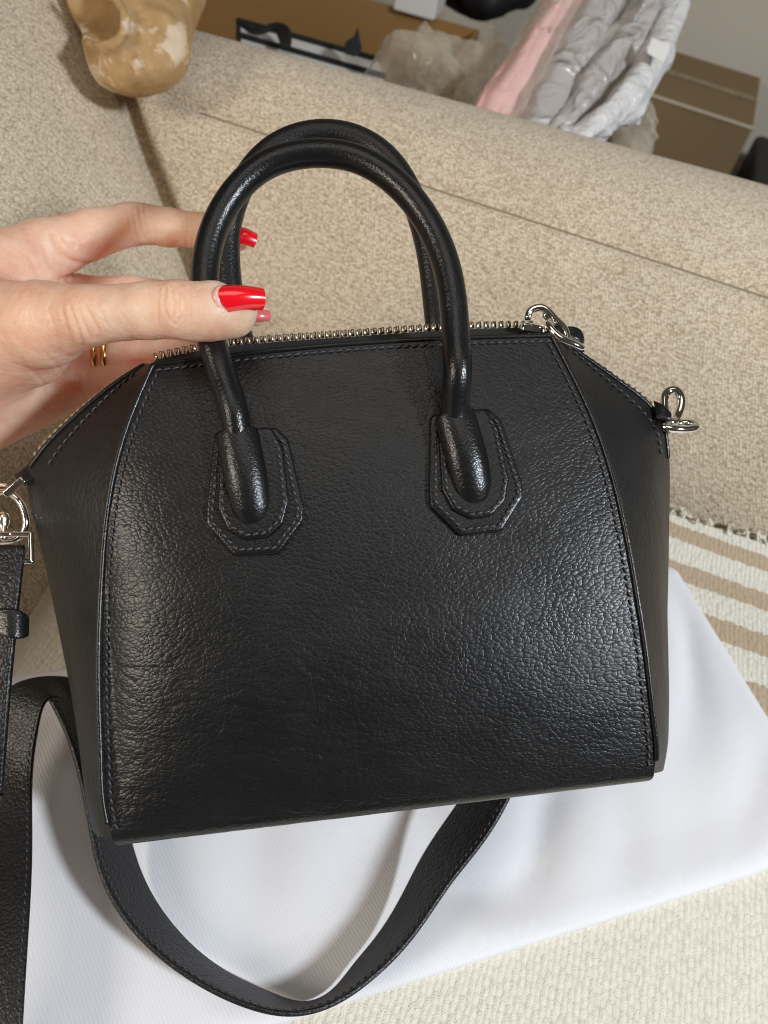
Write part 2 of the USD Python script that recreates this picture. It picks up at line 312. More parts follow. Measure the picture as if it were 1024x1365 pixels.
# ------------------------------------------------------------------ the sofa: seat, back cushion, side cushion
CORNER = wz(285, 440)[:2]
DA = unit((wz(960, 722) - wz(285, 440))[:2]); NA = A(-DA[1], DA[0])        # along the back; away from the camera
DB = unit((wz(30, 880) - wz(285, 440))[:2]); NB = A(DB[1], -DB[0])         # along the side; out to the left
sofa = thing('sofa', 'beige woven corner sofa the handbag, white cloth and throw lie on', 'sofa', (CORNER[0], CORNER[1], 0))
def cushion(c, d, n, prof, s0, s1, ns, seed, groove=None, amp=.004, wide=None, groove_fn=None):
    P = curve(prof, 260)[:, :2]
    if groove is not None:
        T = np.gradient(P, axis=0); T /= np.linalg.norm(T, axis=1, keepdims=True); N = np.stack([-T[:, 1], T[:, 0]], 1)
        for at, dep in groove:
            g = np.exp(-((np.linspace(0, 1, 260) - at) / .0035) ** 2); P = P - N * (g * dep)[:, None] * 1
    s = np.linspace(s0, s1, ns)
    k = np.ones(ns) if wide is None else wide(s)
    X = c[None, None] + s[:, None, None] * d + P[None, :, 0, None] * n * k[:, None, None]
    Z = np.broadcast_to(P[None, :, 1], X.shape[:2])
    W = np.concatenate([X, Z[..., None]], -1)
    W = groove_fn(W) if groove_fn else W
    k = fbm(W * 7 + seed, 3, seed) - .5
    W[..., :2] += (k * amp * 2)[..., None] * -n; W[..., 2] += k * amp
    return grid(W)
CREST = .186
r0, r1 = wz(300, 41, CREST)[:2] - CORNER, wz(1000, 243, CREST)[:2] - CORNER
def wide(s):
    a, b = (r0 @ DA, r0 @ NA), (r1 @ DA, r1 @ NA)
    return np.clip((a[1] + (s - a[0]) * (b[1] - a[1]) / (b[0] - a[0])) / .172, .5, 2)
BACK = [(-.03, -.10), (.0, -.015), (.022, .05), (.055, .100), (.098, .143), (.150, .167), (.205, .171), (.262, .152), (.305, .10), (.32, 0), (.32, -.40)]
def front_n(prof, z):
    c = curve(prof, 200); c = c[:int(np.argmax(c[:, 1]))]; return np.interp(z, c[:, 1], c[:, 0])
def back_gap(W):
    """rounds the back cushion off where it meets the side cushion"""
    a = (W[..., :2] - CORNER) @ NB - front_n(SIDE, W[..., 2])
    g = .013 * np.exp(-(np.maximum(-a, 0) / .007) ** 2) * (a < .03); W[..., :2] += g[..., None] * NA; W[..., 2] -= g * .5
    return W
def side_gap(W):
    s = (W[..., :2] - CORNER) @ DA
    a = (W[..., :2] - CORNER) @ NA - front_n(BACK, W[..., 2]) * wide(s)
    g = .016 * np.exp(-(np.maximum(-a, 0) / .008) ** 2) * (a < .03); W[..., :2] += g[..., None] * NB
    return W
SIDE = [(-.03, -.10), (.0, -.01), (.032, .05), (.078, .110), (.132, .168), (.19, .215), (.25, .243), (.32, .252), (.39, .225), (.43, .1), (.43, -.4)]
bc = cushion(CORNER, DA, NA, BACK, -.42, 1.1, 420, 3, [(.275, .0045)], wide=wide, groove_fn=back_gap)
bp_ = part(sofa, 'back_cushion', bc, SOFA, True)
row = bc[0].reshape(420, 260, 3)[100:400, int(round(.275 * 259))]
part(bp_, 'seam', sweep(row[::2] + A(0, 0, .0002), .0010, 6), plain('dark_upholstery_seam', (.22, .165, .105), .95, (900., .0006)), True)
SIDE = [(-.03, -.10), (.0, -.01), (.032, .05), (.078, .110), (.132, .168), (.19, .215), (.25, .243), (.32, .252), (.39, .225), (.43, .1), (.43, -.4)]
part(sofa, 'side_cushion', flip(cushion(CORNER, DB, NB, SIDE, -.20, .95, 380, 5, None, groove_fn=side_gap)), SOFA, True)
seat = np.array([[[*(CORNER + s * DA - t * NA), -.012 - .05 * max(0, t - .55) ** 2] for t in np.linspace(-.06, .75, 40)] for s in np.linspace(-.55, 1.1, 40)])
part(sofa, 'seat_cushion', grid(seat), SOFA, True)
single('floor', grid(np.array([[[x, y, -.44] for y in (-2., 3.)] for x in (-3., 3.)])), FLOOR, kind='structure')

# ------------------------------------------------------------------ knitted throw on the seat, with bands and a fringe
E0, E1 = wz(895, 697, .006)[:2], wz(1024, 742, .006)[:2]
DT = unit(E1 - E0); NT = A(DT[1], -DT[0])                               # along the fringed edge; towards the camera
if NT[1] > 0: NT = -NT
edge = lambda s: E0 + DT * s + NT * (-.010 * np.clip(s, -1, 1) ** 2 - .004 * math.sin(s * 17))
THROW_M = throw_mat('cream_knit_with_tan_bands', True, (0, 0, 0), (*NT, 0))
tg = []
for s in np.linspace(-.46, .42, 150):
    e = edge(s)
    tg.append([[*(e + NT * t), .0065 + .006 * math.exp(-(t / .03) ** 2) + .004 * (noise(A(s * 9, t * 9, 2)) - .5)] for t in np.r_[0, np.linspace(.002, .62, 110)]])
tg = np.array(tg); under = tg.copy(); under[..., 2] -= .005
throw = thing('throw_blanket', 'cream knitted throw with tan bands and a fringed edge, spread over the seat', 'blanket', (*E0, 0))
rim = np.stack([tg[:, 0], under[:, 0]], 1)
part(throw, 'cloth', join([grid(tg), flip(grid(under)), flip(grid(rim)), grid(np.stack([tg[0], under[0]], 1))]), THROW_M, 60)
rng = np.random.default_rng(4); fr = []
for s in np.arange(-.10, .30, .0035):
    if noise(A(s * 60, 3, 1)) < .42: continue
    e = A(*edge(s), .010); up = A(*(-NT), 0)
    n = rng.integers(1, 3)
    for _ in range(n):
        L = rng.uniform(.004, .012); j = rng.normal(0, .003, (4, 3))
        fr.append(sweep(curve([e, e + up * L * .4 + A(0, 0, .003) + j[0], e + up * L * .7 + A(0, 0, .005) + j[1] + A(*DT, 0) * .004, e + up * L * .4 + A(0, 0, .003) + j[2] + A(*DT, 0) * .007], 9), .0010, 5))
part(throw, 'fringe', join(fr), plain('cream_fringe', (.68, .63, .52), .95, (900., .0008)), 60, kind='stuff')

# ------------------------------------------------------------------ white cotton cloth bag, folded flat under the handbag
import shapely.geometry as sg
def flat_cloth(px, h, z0, seed, step=.004, soft=.010):
    poly = sg.Polygon([wz(u, v, h)[:2] for u, v in px]).buffer(-.008).buffer(.008, quad_segs=6)
    x0, y0, x1, y1 = poly.bounds
    out = np.array(poly.exterior.segmentize(step).coords)[:-1]
    from scipy.spatial import Delaunay
    import shapely
    gx, gy = np.meshgrid(np.arange(x0, x1, step), np.arange(y0, y1, step)); G = np.stack([gx.ravel(), gy.ravel()], 1)
    inn = poly.buffer(-step * .6); G = G[shapely.contains_xy(inn, G[:, 0], G[:, 1])]
    rings = [np.array(poly.buffer(-d).exterior.segmentize(step).coords)[:-1] for d in (.0006, .0016, .003)]
    P = np.vstack([out, *rings, G[shapely.contains_xy(poly.buffer(-.0045), G[:, 0], G[:, 1])]])
    d = shapely.distance(shapely.points(P), poly.exterior)
    Z = z0 + (h - z0) * np.sqrt(np.clip(1 - (1 - np.clip(d / soft, 0, 1)) ** 2, 0, 1))
    inner = np.clip(d / .03, 0, 1)
    q = np.c_[P * A(5.5, 3.2), np.full(len(P), .3)]; r = np.abs(fbm(q + 7, 3, seed) - .5)
    Z += inner * (.014 * (fbm(q * .8, 2, seed + 3) - .5) - .012 * np.exp(-(r / .035) ** 2) * noise(q * 1.3 + 4, seed))
    T = Delaunay(P).simplices; c = P[T].mean(1); T = T[shapely.contains_xy(poly.buffer(1e-6), c[:, 0], c[:, 1])]
    a = P[T]; cr = np.cross(a[:, 1] - a[:, 0], a[:, 2] - a[:, 0]); T[cr < 0] = T[cr < 0][:, ::-1]
    n = len(out); j = np.arange(n); j2 = (j + 1) % n
    V = np.vstack([np.c_[P, Z], np.c_[out, np.full(n, z0 - .004)]]); o = len(P)
    cw = sg.LinearRing(out).is_ccw
    S = np.vstack([np.stack([j, o + j, o + j2], 1), np.stack([j, o + j2, j2], 1)])
    return V, np.vstack([T, S if cw else S[:, ::-1]])
CLOTHPX = [(902, 748), (960, 842), (1024, 945), (1130, 1100), (1024, 1158), (880, 1204), (740, 1247), (600, 1292), (480, 1330), (360, 1368), (150, 1440), (-140, 1500), (-170, 1150), (-60, 915), (30, 893), (120, 880), (300, 850), (600, 800)]
CLOTHZ = .013
single('cloth_bag', flat_cloth(CLOTHPX, CLOTHZ, .007, 11), TWILL, 'white cotton twill dust bag lying folded flat beneath the black handbag', 'cloth bag', smooth=True)

# ------------------------------------------------------------------ the handbag (own axes: x right, y back, z up)
RB = np.array([[0.9935, -0.0849, -0.0764], [-0.0874, -0.1344, -0.9871], [0.0735, 0.9873, -0.1409]]); U_, _, V_ = np.linalg.svd(RB); RB = U_ @ V_
TB = A(-.0019, .1018, .3437)                        # camera = RB @ local + TB
BW = RB.T @ CAM; BT = w_of(TB)                       # world = local @ BW + BT
bm = np.eye(4); bm[:3, :3] = BW; bm[3, :3] = BT
bag = thing('handbag', 'black grained leather handbag with two rolled handles, held upright by the hand', 'handbag', matrix=bm)
def loc(w): return (np.asarray(w) - BT) @ BW.T
def lray(u, v):                                      # line of sight in the bag's axes
    return loc(EYE), (pd(u, v, 1) @ CAM) @ BW.T
def at_y(u, v, y):
    o, d = lray(u, v); return o + d * (y - o[1]) / d[1]
H, YB, YT = .1692, -.055, -.0176
def base_y(z): return YB + (YT - YB) * np.clip(z / H, 0, 1.05)
def panel_y(x, z):
    t = np.clip(z / H, 0, 1); s = np.clip(x / .10, -1, 1)
    return base_y(z) - .0085 * np.sin(np.pi * np.clip(t, 0, 1) ** .8) * (1 - np.where(s < 0, .40, .22) * s ** 2 - np.where(s < 0, .8, 0) * s ** 8)
def on_panel(u, v, lift=0.):
    p = at_y(u, v, -.045)
    for _ in range(12): p = at_y(u, v, panel_y(p[0], p[2]) - lift)
    return p
SEAM_L = curve([on_panel(*q) for q in ((205, 487), (186, 530), (164, 590), (148, 660), (139, 740), (134, 830), (133, 920), (136, 1010), (140, 1075), (150, 1118))], 120)
SEAM_R = curve([on_panel(*q) for q in ((735, 448), (762, 500), (790, 560), (814, 630), (833, 710), (849, 800), (861, 880), (870, 960), (874, 1005), (872, 1031))], 120)
zL, zR = SEAM_L[:, 2], SEAM_R[:, 2]
nt, ns = 200, 220
tt = np.linspace(0, 1, nt)
def seam_at(S, t):
    s = np.linspace(0, 1, len(S)); return np.stack([np.interp(t, s, S[:, k]) for k in range(3)], -1)
L_, R_ = seam_at(SEAM_L, tt), seam_at(SEAM_R, tt)
ss = np.linspace(0, 1, ns)
FP = L_[:, None] * (1 - ss)[None, :, None] + R_[:, None] * ss[None, :, None]
FP[..., 2] += (-.0025 * np.sin(np.pi * ss))[None] * (1 - tt)[:, None] ** 2 * -1     # the top edge bows a little
FP[..., 1] = panel_y(FP[..., 0], FP[..., 2])
# soft wrinkles of the hide: lengthwise folds low on the left, drag lines round the handle patches
q = FP * A(1, 1, 1)
wr = np.abs(fbm(np.stack([q[..., 0] * 60, q[..., 2] * 270 + q[..., 0] * 40, q[..., 1] * 0 + 3], -1), 3, 2) - .5)
low = np.clip((.105 - q[..., 2]) / .05, 0, 1) * np.clip((.055 - q[..., 0]) / .09, 0.15, 1)
FP[..., 1] += (.00018 * np.exp(-(wr / .06) ** 2)) * low - .0020 * (fbm(np.stack([q[..., 0] * 22, q[..., 2] * 22, q[..., 1] * 0], -1), 2, 8) - .5) * np.sin(np.pi * ss)[None] * np.sin(np.pi * tt)[:, None]
from scipy.interpolate import RegularGridInterpolator
# turn under along the bottom
rr = .013; roll = []
last = FP[-1].copy()
for a in np.linspace(0, math.pi / 2, 14)[1:]:
    p = last.copy(); p[:, 1] += rr * (1 - math.cos(a)); p[:, 2] -= rr * .55 * math.sin(a)
    p[:, 0] += (1 - math.cos(a)) * .0055 * np.sign(.5 - ss) * np.abs(2 * ss - 1) ** 6 ; roll.append(p)
FP = np.concatenate([FP, np.array(roll)])
ZB = FP[-1, :, 2].copy()
part(bag, 'front_panel', grid(FP), LEATHER, True)
BP = FP.copy(); BP[..., 1] = -BP[..., 1]
part(bag, 'back_panel', flip(grid(BP)), LEATHER, True)
part(bag, 'base', grid(np.stack([FP[-1], FP[-1] * A(1, 0, 1), BP[-1]])), LEATHER, True)
def pnorm(P):
    e = 1e-3; x, z = P[:, 0], P[:, 2]
    gx = (panel_y(x + e, z) - panel_y(x - e, z)) / (2 * e); gz = (panel_y(x, z + e) - panel_y(x, z - e)) / (2 * e)
    n = np.stack([gx, -np.ones_like(gx), gz], 1); return n / np.linalg.norm(n, axis=1, keepdims=True)
# side gussets: from the seam to the fold along the bag's middle
YM = 0.0
SIDE_L = [at_y(*q, YM) for q in ((196, 484), (150, 512), (95, 556), (50, 602), (33, 632), (45, 690), (62, 762), (82, 860), (102, 960), (118, 1050), (128, 1095))]
SIDE_R = [at_y(*q, YM) for q in ((728, 441), (770, 468), (822, 503), (868, 538), (888, 566), (893, 620), (892, 720), (890, 820), (888, 900), (883, 970), (872, 1018))]
def polyline(p, n):
    p = np.asarray(p); s = np.r_[0, np.cumsum(np.linalg.norm(np.diff(p, axis=0), axis=1))]; x = np.linspace(0, s[-1], n)
    c = PchipInterpolator(s, p); return c(x)
def gusset(S, M, sgn):
    M = polyline(M, 120); sm = seam_at(S, np.linspace(0, 1, 120) ** .9)
    a = np.linspace(0, 1, 40)
    P = sm[:, None] * (1 - a)[None, :, None] + M[:, None] * a[None, :, None]
    b = np.sin(np.pi * a)[None] * np.linspace(.15, 1, 120)[:, None]
    P[..., 0] += sgn * b * .0035; P[..., 1] -= b * .002
    wv = fbm(np.stack([P[..., 1] * 60, P[..., 2] * 14, P[..., 0] * 30], -1), 3, 6) - .5
    P[..., 0] += sgn * wv * .0022 * b
    return P, M
GL, ML = gusset(SEAM_L, SIDE_L, -1); GR, MR = gusset(SEAM_R, SIDE_R, 1)
for G, fl in ((GL, 0), (GR, 1)):
    back = G * A(1, -1, 1)
    full = np.concatenate([G, back[:, ::-1][:, 1:]], 1)
    g = grid(full); part(bag, 'side_gusset', g if fl else flip(g), GUSSET, True)
# the welt that covers each side seam, and its stitching
for S, sgn in ((SEAM_L, -1), (SEAM_R, 1)):
    n = pnorm(S)
    part(bag, 'seam_welt', sweep((S + n * .0002 + A(sgn * .0004, 0, 0))[:-4], .00105, 10), SMOOTH, True)
    inset = S + A(-sgn * .0027, 0, 0); inset[:, 1] = panel_y(inset[:, 0], inset[:, 2])
    part(bag, 'seam_stitching', stitch_line(inset[2:-2], pnorm(inset[2:-2]), .0031, .0023, .00042), THREAD, True, kind='stuff')
# top edge: folded binding, stitched, then the zip tape
TOP = FP[0]
tn = pnorm(TOP)
part(bag, 'top_binding', sweep(curve(TOP, 90) + A(0, .0004, .0002), .0011, 10), SMOOTH, True)
st = TOP + A(0, 0, -.0022); st[:, 1] = panel_y(st[:, 0], st[:, 2])
part(bag, 'top_stitching', stitch_line(st, pnorm(st), .0033, .0026, .00048, .0004), THREAD, True, kind='stuff')
ZIP = curve([at_y(*q, -.004) for q in ((206, 480), (262, 468), (330, 459), (450, 450), (580, 441), (690, 437), (722, 437))], 120)
tape = np.stack([seam_at(TOP, np.linspace(0, 1, 120)) * (1 - a) + ZIP * a + A(0, 0, -.0022 * math.sin(math.pi * a)) for a in np.linspace(0, 1, 8)], 1)
part(bag, 'zip_tape', grid(tape), TAPE, True)
tb = tape * A(1, -1, 1); part(bag, 'zip_tape', flip(grid(tb)), TAPE, True)
# zip teeth: two rows along the top, then down both shoulders
tooth = man(rbox((.0019, .0034, .0022), .0004, 1))
bx = trimesh.creation.box((.0014, .0030, .0028)); tv = np.array(bx.vertices); top = tv[:, 2] > 0; tv[top, 0] *= .8; tv[top, 1] *= .7; tooth = (tv, np.array(bx.faces))
def teeth(path, pitch, lift):
    s = np.r_[0, np.cumsum(np.linalg.norm(np.diff(path, axis=0), axis=1))]
    for i in range(int(s[-1] / pitch)):
        for side, dy in ((0, -.0016), (1, .0026)):
            c = (i + .5 * side + .25) * pitch
            if c > s[-1]: continue
            p = A(*[np.interp(c, s, path[:, k]) for k in range(3)]); p2 = A(*[np.interp(min(c + 1e-3, s[-1]), s, path[:, k]) for k in range(3)]); p1 = A(*[np.interp(max(c - 1e-3, 0), s, path[:, k]) for k in range(3)])
            x = unit(p2 - p1); y = unit(A(0, 1, 0) - x * x[1]); z = np.cross(x, y)
            if z[2] < 0: z = -z
            part(bag, 'zip_tooth', placed(tooth, np.stack([x, y, z]), p + y * (dy + .003) + z * (lift + .0007 * side)), METAL, True)
teeth(ZIP, .00315, .0013)
for M, S, fl in ((ML, SEAM_L, 0), (MR, SEAM_R, 1)):
    k = int(np.argmax(np.abs(M[:, 0]))); path = M[:k - 3]
    e = (GL if not fl else GR)[:k - 2, 37]
    part(bag, 'shoulder_binding', sweep(e[1:], .0011, 8), SMOOTH, True)
    teeth(path[4:], .0032, -.0005)
    ins = G_ = (GL if not fl else GR)[:k - 4, 30]
    nn = np.cross(np.gradient(ins, axis=0), (GL if not fl else GR)[:k - 4, 31] - ins); nn /= np.linalg.norm(nn, axis=1, keepdims=True)
    if nn[5, 1] > 0: nn = -nn
    part(bag, 'shoulder_stitching', stitch_line(ins[3:], nn[3:], .0034, .0024, .00038), THREAD, True, kind='stuff')

# handle patches: outer shield, inner tongue, rounded sleeve
def drape(xz, lift):
    P = np.stack([xz[:, 0], panel_y(xz[:, 0], xz[:, 1]), xz[:, 1]], 1); return P + pnorm(P) * np.asarray(lift).reshape(-1, 1)
def shield(outline, h, bev=.0006):
    o = np.array(sg.Polygon(outline).buffer(-.0025).buffer(.0025, quad_segs=6).exterior.segmentize(.001).coords)[:-1]
    if not sg.LinearRing(o).is_ccw: o = o[::-1]
    c = o.mean(0); sc = np.linalg.norm(o - c, axis=1).mean(); rings = [drape(o, np.full(len(o), -.0008))]
    for f, hh in ((1, h - bev), (1 - .25 * bev / sc, h - .35 * bev), (1 - bev / sc, h), (1 - 2.2 * bev / sc, h + .0001)): rings.append(drape(c + (o - c) * f, np.full(len(o), hh)))
    for f in (.8, .6, .4, .2, .02): rings.append(drape(c + (o - c) * f, np.full(len(o), h)))
    R = np.array(rings); v, f = grid(R, True); return (v, f), o
def patch(pc, mirror, tilt):
    x0, z0 = pc[0], pc[2]; mm = -1 if mirror else 1
    def X(pts):
        p = A(*pts).reshape(-1, 2) * A(mm, 1) * 1e-3; c, s = math.cos(tilt), math.sin(tilt)
        return np.stack([x0 + p[:, 0] * c - p[:, 1] * s, z0 + p[:, 0] * s + p[:, 1] * c], 1)
    out = X([(-13, 23.5), (10, 23.8), (14.5, 19), (19, -6), (18.5, -11), (8.5, -22.5), (-7.5, -22.5), (-17.5, -10.5), (-17.2, -5), (-13.6, 20)])
    inn = X([(-9.8, 23.2), (8.5, 23.4), (12.3, 16), (13.6, -4), (11, -12), (5, -16.6), (-3, -17), (-9.5, -13), (-12.6, -5), (-11.2, 14)])
    (m1, o1), (m2, o2) = shield(out, .0022, .0009), shield(inn, .0040, .0009)
    p = part(bag, 'handle_patch', m1, SMOOTH, 50)
    part(p, 'inner_patch', m2, SMOOTH, 50)
    for o, lift, d in ((o1, .0023, .0022), (o2, .0041, .0016)):
        rg = np.array(sg.Polygon(o).buffer(-d).exterior.segmentize(.001).coords); q = drape(rg, np.full(len(rg), lift))
        keep = q[:, 2] < z0 + .0205
        k0 = int(np.argmin(keep)) if not keep.all() else 0; q = np.roll(q[:-1], -k0, 0); keep = np.roll(keep[:-1], -k0); q = q[keep]
        part(p, 'patch_stitching', stitch_line(q, pnorm(q), .0029, .0022, .00056, .0001), THREAD, True, kind='stuff')
    top, mid, end = X([(-4.2, 20.2), (-1.8, 4), (.2, -12.5)])
    c = curve([(*top, .0072), (*mid, .0058), (*end, -.0012)], 26); P = drape(c[:, :2], c[:, 2]); rad = np.interp(np.linspace(0, 1, 26), [0, .5, .75, .88, .96, 1], [.0080, .0082, .0079, .0066, .0044, .0020])
    tp = unit(P[0] - P[1]); P = np.vstack([P[0] + tp * .0011, P[0] + tp * .0010, P[0] + tp * .0006, P]); rad = np.r_[.0050, .0073, .0078, rad]
    sv, sf = sweep(P, rad, 32, caps=False); py_ = panel_y(sv[:, 0], sv[:, 2]); sv[:, 1] = py_ + (sv[:, 1] - py_) * .70
    part(p, 'sleeve', (sv, sf), SMOOTH, 60)
    P = P[3:].copy(); py_ = panel_y(P[:, 0], P[:, 2]); P[:, 1] = py_ + (P[:, 1] - py_) * .70
    return P[0], unit(P[0] - P[2])
PCL, PCR = on_panel(337, 658), on_panel(628, 632)
hl, tl = patch(PCL, False, -.03); hr, tr = patch(PCR, False, .02)
# rolled handles
def handle_path(px, depth_at):
    return [loc(wd(u, v, d)) for (u, v), d in zip(px, depth_at)]
fpx = [(316, 575), (312, 550), (299, 508), (284, 460), (276, 415), (273, 375), (277, 335), (290, 294), (314, 255), (348, 224), (388, 208), (430, 204), (474, 211), (514, 232), (548, 264), (575, 304), (594, 350), (604, 400), (608, 450), (610, 500), (610, 545)]
x = np.linspace(-1, 1, len(fpx)); fd = .2838 + .0155 * (1 - np.abs(x) ** 1.6) ** .8
fp = [hl - tl * .010] + [hl - tl * .002] + handle_path(fpx, fd)[1:-1] + [hr - tr * .002] + [hr - tr * .010]
part(bag, 'handle', sweep(curve(fp, 150), .0054, 26), leather('black_handle_leather', scale=800., stretch=(1, 1, 1), rough=.29, dist=.00006), True)
bpx = [(327, 470), (318, 440), (309, 400), (304, 355), (304, 310), (314, 268), (334, 228), (368, 195), (408, 179), (444, 177), (484, 188), (520, 215), (546, 255), (563, 300), (574, 350), (580, 400), (585, 450)]
x = np.linspace(-1, 1, len(bpx)); bd = .331 + .004 * (1 - x ** 2)
lo_l, lo_r = at_y(322, 640, .045), at_y(600, 600, .045)
bp = [lo_l, at_y(328, 560, .040)] + handle_path(bpx, bd) + [at_y(590, 540, .040), lo_r]
part(bag, 'handle', sweep(curve(bp, 150), .0054, 22), leather('black_rear_handle_leather', scale=800., stretch=(1, 1, 1), rough=.36, dist=.00010), True)
# zip slider with its pull: open hook, ring, leather end
def lw(u, v, d): return loc(wd(u, v, d))
def cabled(px, d, r, n=40, closed=False, k=14): return sweep(curve([lw(*q[:2], q[2] if len(q) > 2 else d) for q in px], n, closed), r, k, closed)
zs = part(bag, 'zip_slider', placed(man(rbox((.0100, .0062, .0042), .0012)), np.stack([unit([.97, 0, -.24]), A(0, 1, 0), unit([.24, 0, .97])]), lw(709, 439, .316)), SILVER, 40)
part(zs, 'pull_hook', cabled([(704, 423), (706, 416), (713, 411), (723, 410), (731, 415), (741, 426), (750, 435), (755, 445), (755, 457)], .313, .00155), SILVER, True)
part(zs, 'pull_hook', cabled([(727, 420), (737, 431), (745, 440), (748, 452)], .3155, .0013), SILVER, True)
part(zs, 'pull_ring', cabled([(731, 433, .310), (738, 443, .308), (751, 453, .3075), (765, 459, .308), (775, 464, .310), (770, 460, .316), (754, 449, .317), (738, 437, .315)], .310, .00165, 60, True), SILVER, True)
rb_, *_ = ribbon([lw(752, 436, .321), lw(772, 440, .321), lw(776, 452, .323)], [lw(756, 452, .319), lw(766, 455, .319), lw(772, 462, .321)], .003, 20)
part(zs, 'pull_leather', rb_, SMOOTH, True)
# side tabs with rings
tabR, *_ = ribbon([lw(872, 535, .333), lw(884, 541, .330), lw(893, 552, .329)], [lw(876, 560, .328), lw(886, 561, .327), lw(892, 562, .327)], .003, 20)
tR = part(bag, 'ring_tab', tabR, SMOOTH, True)
part(tR, 'ring', cabled([(890, 560, .329), (886, 545, .331), (886, 530, .333), (892, 521, .334), (900, 520, .334), (907, 528, .334), (907, 544, .333), (901, 559, .331), (895, 563, .329)], .332, .0019, 60, True), SILVER, True)
part(tR, 'clip_bar', cabled([(887, 570, .324), (902, 572, .3235), (918, 572, .325), (928, 569, .327), (924, 565, .330), (908, 564, .332), (894, 565, .329)], .326, .0017, 60, True), SILVER, True)
tabL, *_ = ribbon([lw(46, 615, .318), lw(32, 626, .317), lw(22, 636, .317)], [lw(52, 640, .314), lw(38, 645, .313), lw(27, 645, .313)], .004, 20)
tL = part(bag, 'ring_tab', tabL, SMOOTH, True)
part(tL, 'ring', cabled([(-32, 700), (-20, 668), (5, 656), (22, 664), (33, 684), (34, 704), (26, 716), (0, 722), (-25, 718)], .318, .0014, 60, True), SILVER, True)
part(tL, 'clip_bar', placed(man(rbox((.0100, .0030, .0034), .0006)), np.stack([unit(lw(31, 640, .309) - lw(11, 657, .309)), unit(np.cross(unit(lw(31, 640, .309) - lw(11, 657, .309)), A(0, 1, 0))), A(0, 1, 0)]), lw(20, 649, .309)), SILVER, 40)
part(tL, 'clip_bar', cabled([(-12, 646), (-2, 646), (8, 647)], .312, .0008), METAL, True)

# ------------------------------------------------------------------ shoulder strap lying round the bag
strap = thing('shoulder_strap', 'black leather shoulder strap looping over the white cloth behind the handbag', 'strap', wz(300, 1200))
def at(u, v, z): return wz(u, v, z)
# loop over the cloth: outer (upper) edge and inner edge, with their heights
outer = [wd(-20, 1500, .355), wd(20, 1380, .360), wd(35, 1280, .366), wd(43, 1120, .372), wd(44, 1010, .380), wd(58, 950, .383), wd(72, 938, .382), wd(92, 985, .378), wd(108, 1040, .374), wd(120, 1105, .371), wd(134, 1165, .368), wd(178, 1238, .364), wd(256, 1305, .362), wd(330, 1338, .363), wd(405, 1351, .365)]
single_a = [at(u, v, z) for u, v, z in ((66, 932, .060), (84, 968, .056), (104, 1028, .050), (119, 1100, .044), (132, 1160, .040), (176, 1238, .036), (256, 1306, .034), (325, 1340, .034), (392, 1352, .033), (440, 1340, .033), (500, 1301, .034), (551, 1248, .036), (602, 1176, .041), (640, 1128, .046), (668, 1085, .052), (690, 1040, .058))]
single_b = [at(u, v, z) for u, v, z in ((120, 930, .036), (146, 1000, .030), (162, 1070, .024), (174, 1122, .020), (188, 1165, .0165), (228, 1232, .0155), (300, 1296, .0155), (362, 1326, .0155), (410, 1338, .0155), (436, 1328, .0155), (470, 1290, .0155), (500, 1253, .0155), (531, 1205, .017), (566, 1138, .021), (602, 1084, .027), (632, 1040, .033))]
sb, ea, eb, en = ribbon(single_a, single_b, .0024, 150)
band = part(strap, 'strap_band', sb, STRAP, True)
up = np.sign((en[75] @ (EYE - ea[75]))) * en
part(band, 'stitching', stitch_line((ea + (eb - ea) * (.0022 / np.linalg.norm(eb - ea, axis=1))[:, None] + up * .0012), up, .0036, .0024, .00030, 0), THREAD, True, kind='stuff')
# left run, rising from the lower left and bending over towards the bag
la = [wd(-76, 1480, .285), wd(-60, 1300, .305), wd(-45, 1120, .340), wd(-15, 980, .366), wd(15, 915, .372), (wd(55, 903, .378)), wd(100, 905, .383), wd(150, 930, .386)]
lb = [wd(24, 1480, .283), wd(35, 1290, .308), wd(43, 1120, .342), wd(44, 1020, .360), wd(52, 965, .364), wd(66, 932, .368), wd(92, 940, .374), wd(130, 985, .380)]
s2, ea2, eb2, en2 = ribbon(la, lb, .0024, 90); part(strap, 'strap_band', s2, STRAP, True)
up2 = np.sign(en2[20] @ (EYE - ea2[20])) * en2
part(strap, 'stitching', stitch_line((eb2 + (ea2 - eb2) * (.0022 / np.linalg.norm(eb2 - ea2, axis=1))[:, None] + up2 * .0012)[:70], up2[:70], .0036, .0024, .00030, 0), THREAD, True, kind='stuff')
# near end, hanging from the buckle
na = [wd(-55, 728, .300), wd(-58, 800, .294), wd(-62, 900, .290), wd(-66, 1000, .288), wd(-66, 1060, .288)]
nb = [wd(34, 728, .300), wd(26, 800, .294), wd(16, 900, .290), wd(8, 1000, .288), wd(4, 1060, .288)]
s3, ea3, eb3, en3 = ribbon(na, nb, .0030, 50); part(strap, 'strap_end', s3, STRAP, True)
up3 = np.sign(en3[20] @ (EYE - ea3[20])) * en3
part(strap, 'stitching', stitch_line(eb3 + (ea3 - eb3) * .10 + up3 * .0015, up3, .0034, .0024, .00034, 0), THREAD, True, kind='stuff')
kl, *_ = ribbon([wd(-64, 812, .2895), wd(0, 811, .2885), wd(26, 814, .2893), wd(34, 820, .292), wd(30, 822, .298)], [wd(-64, 846, .2875), wd(0, 846, .2865), wd(24, 852, .2868), wd(33, 850, .290), wd(28, 850, .296)], .0022, 40)
part(strap, 'keeper_loop', kl, SMOOTH, True)
part(strap, 'strap_tip', ribbon([wd(-66, 1058, .2875), wd(-60, 1075, .2872), wd(-40, 1090, .287)], [wd(4, 1058, .2875), wd(0, 1075, .2872), wd(-12, 1088, .287)], .0030, 12)[0], STRAP, True)
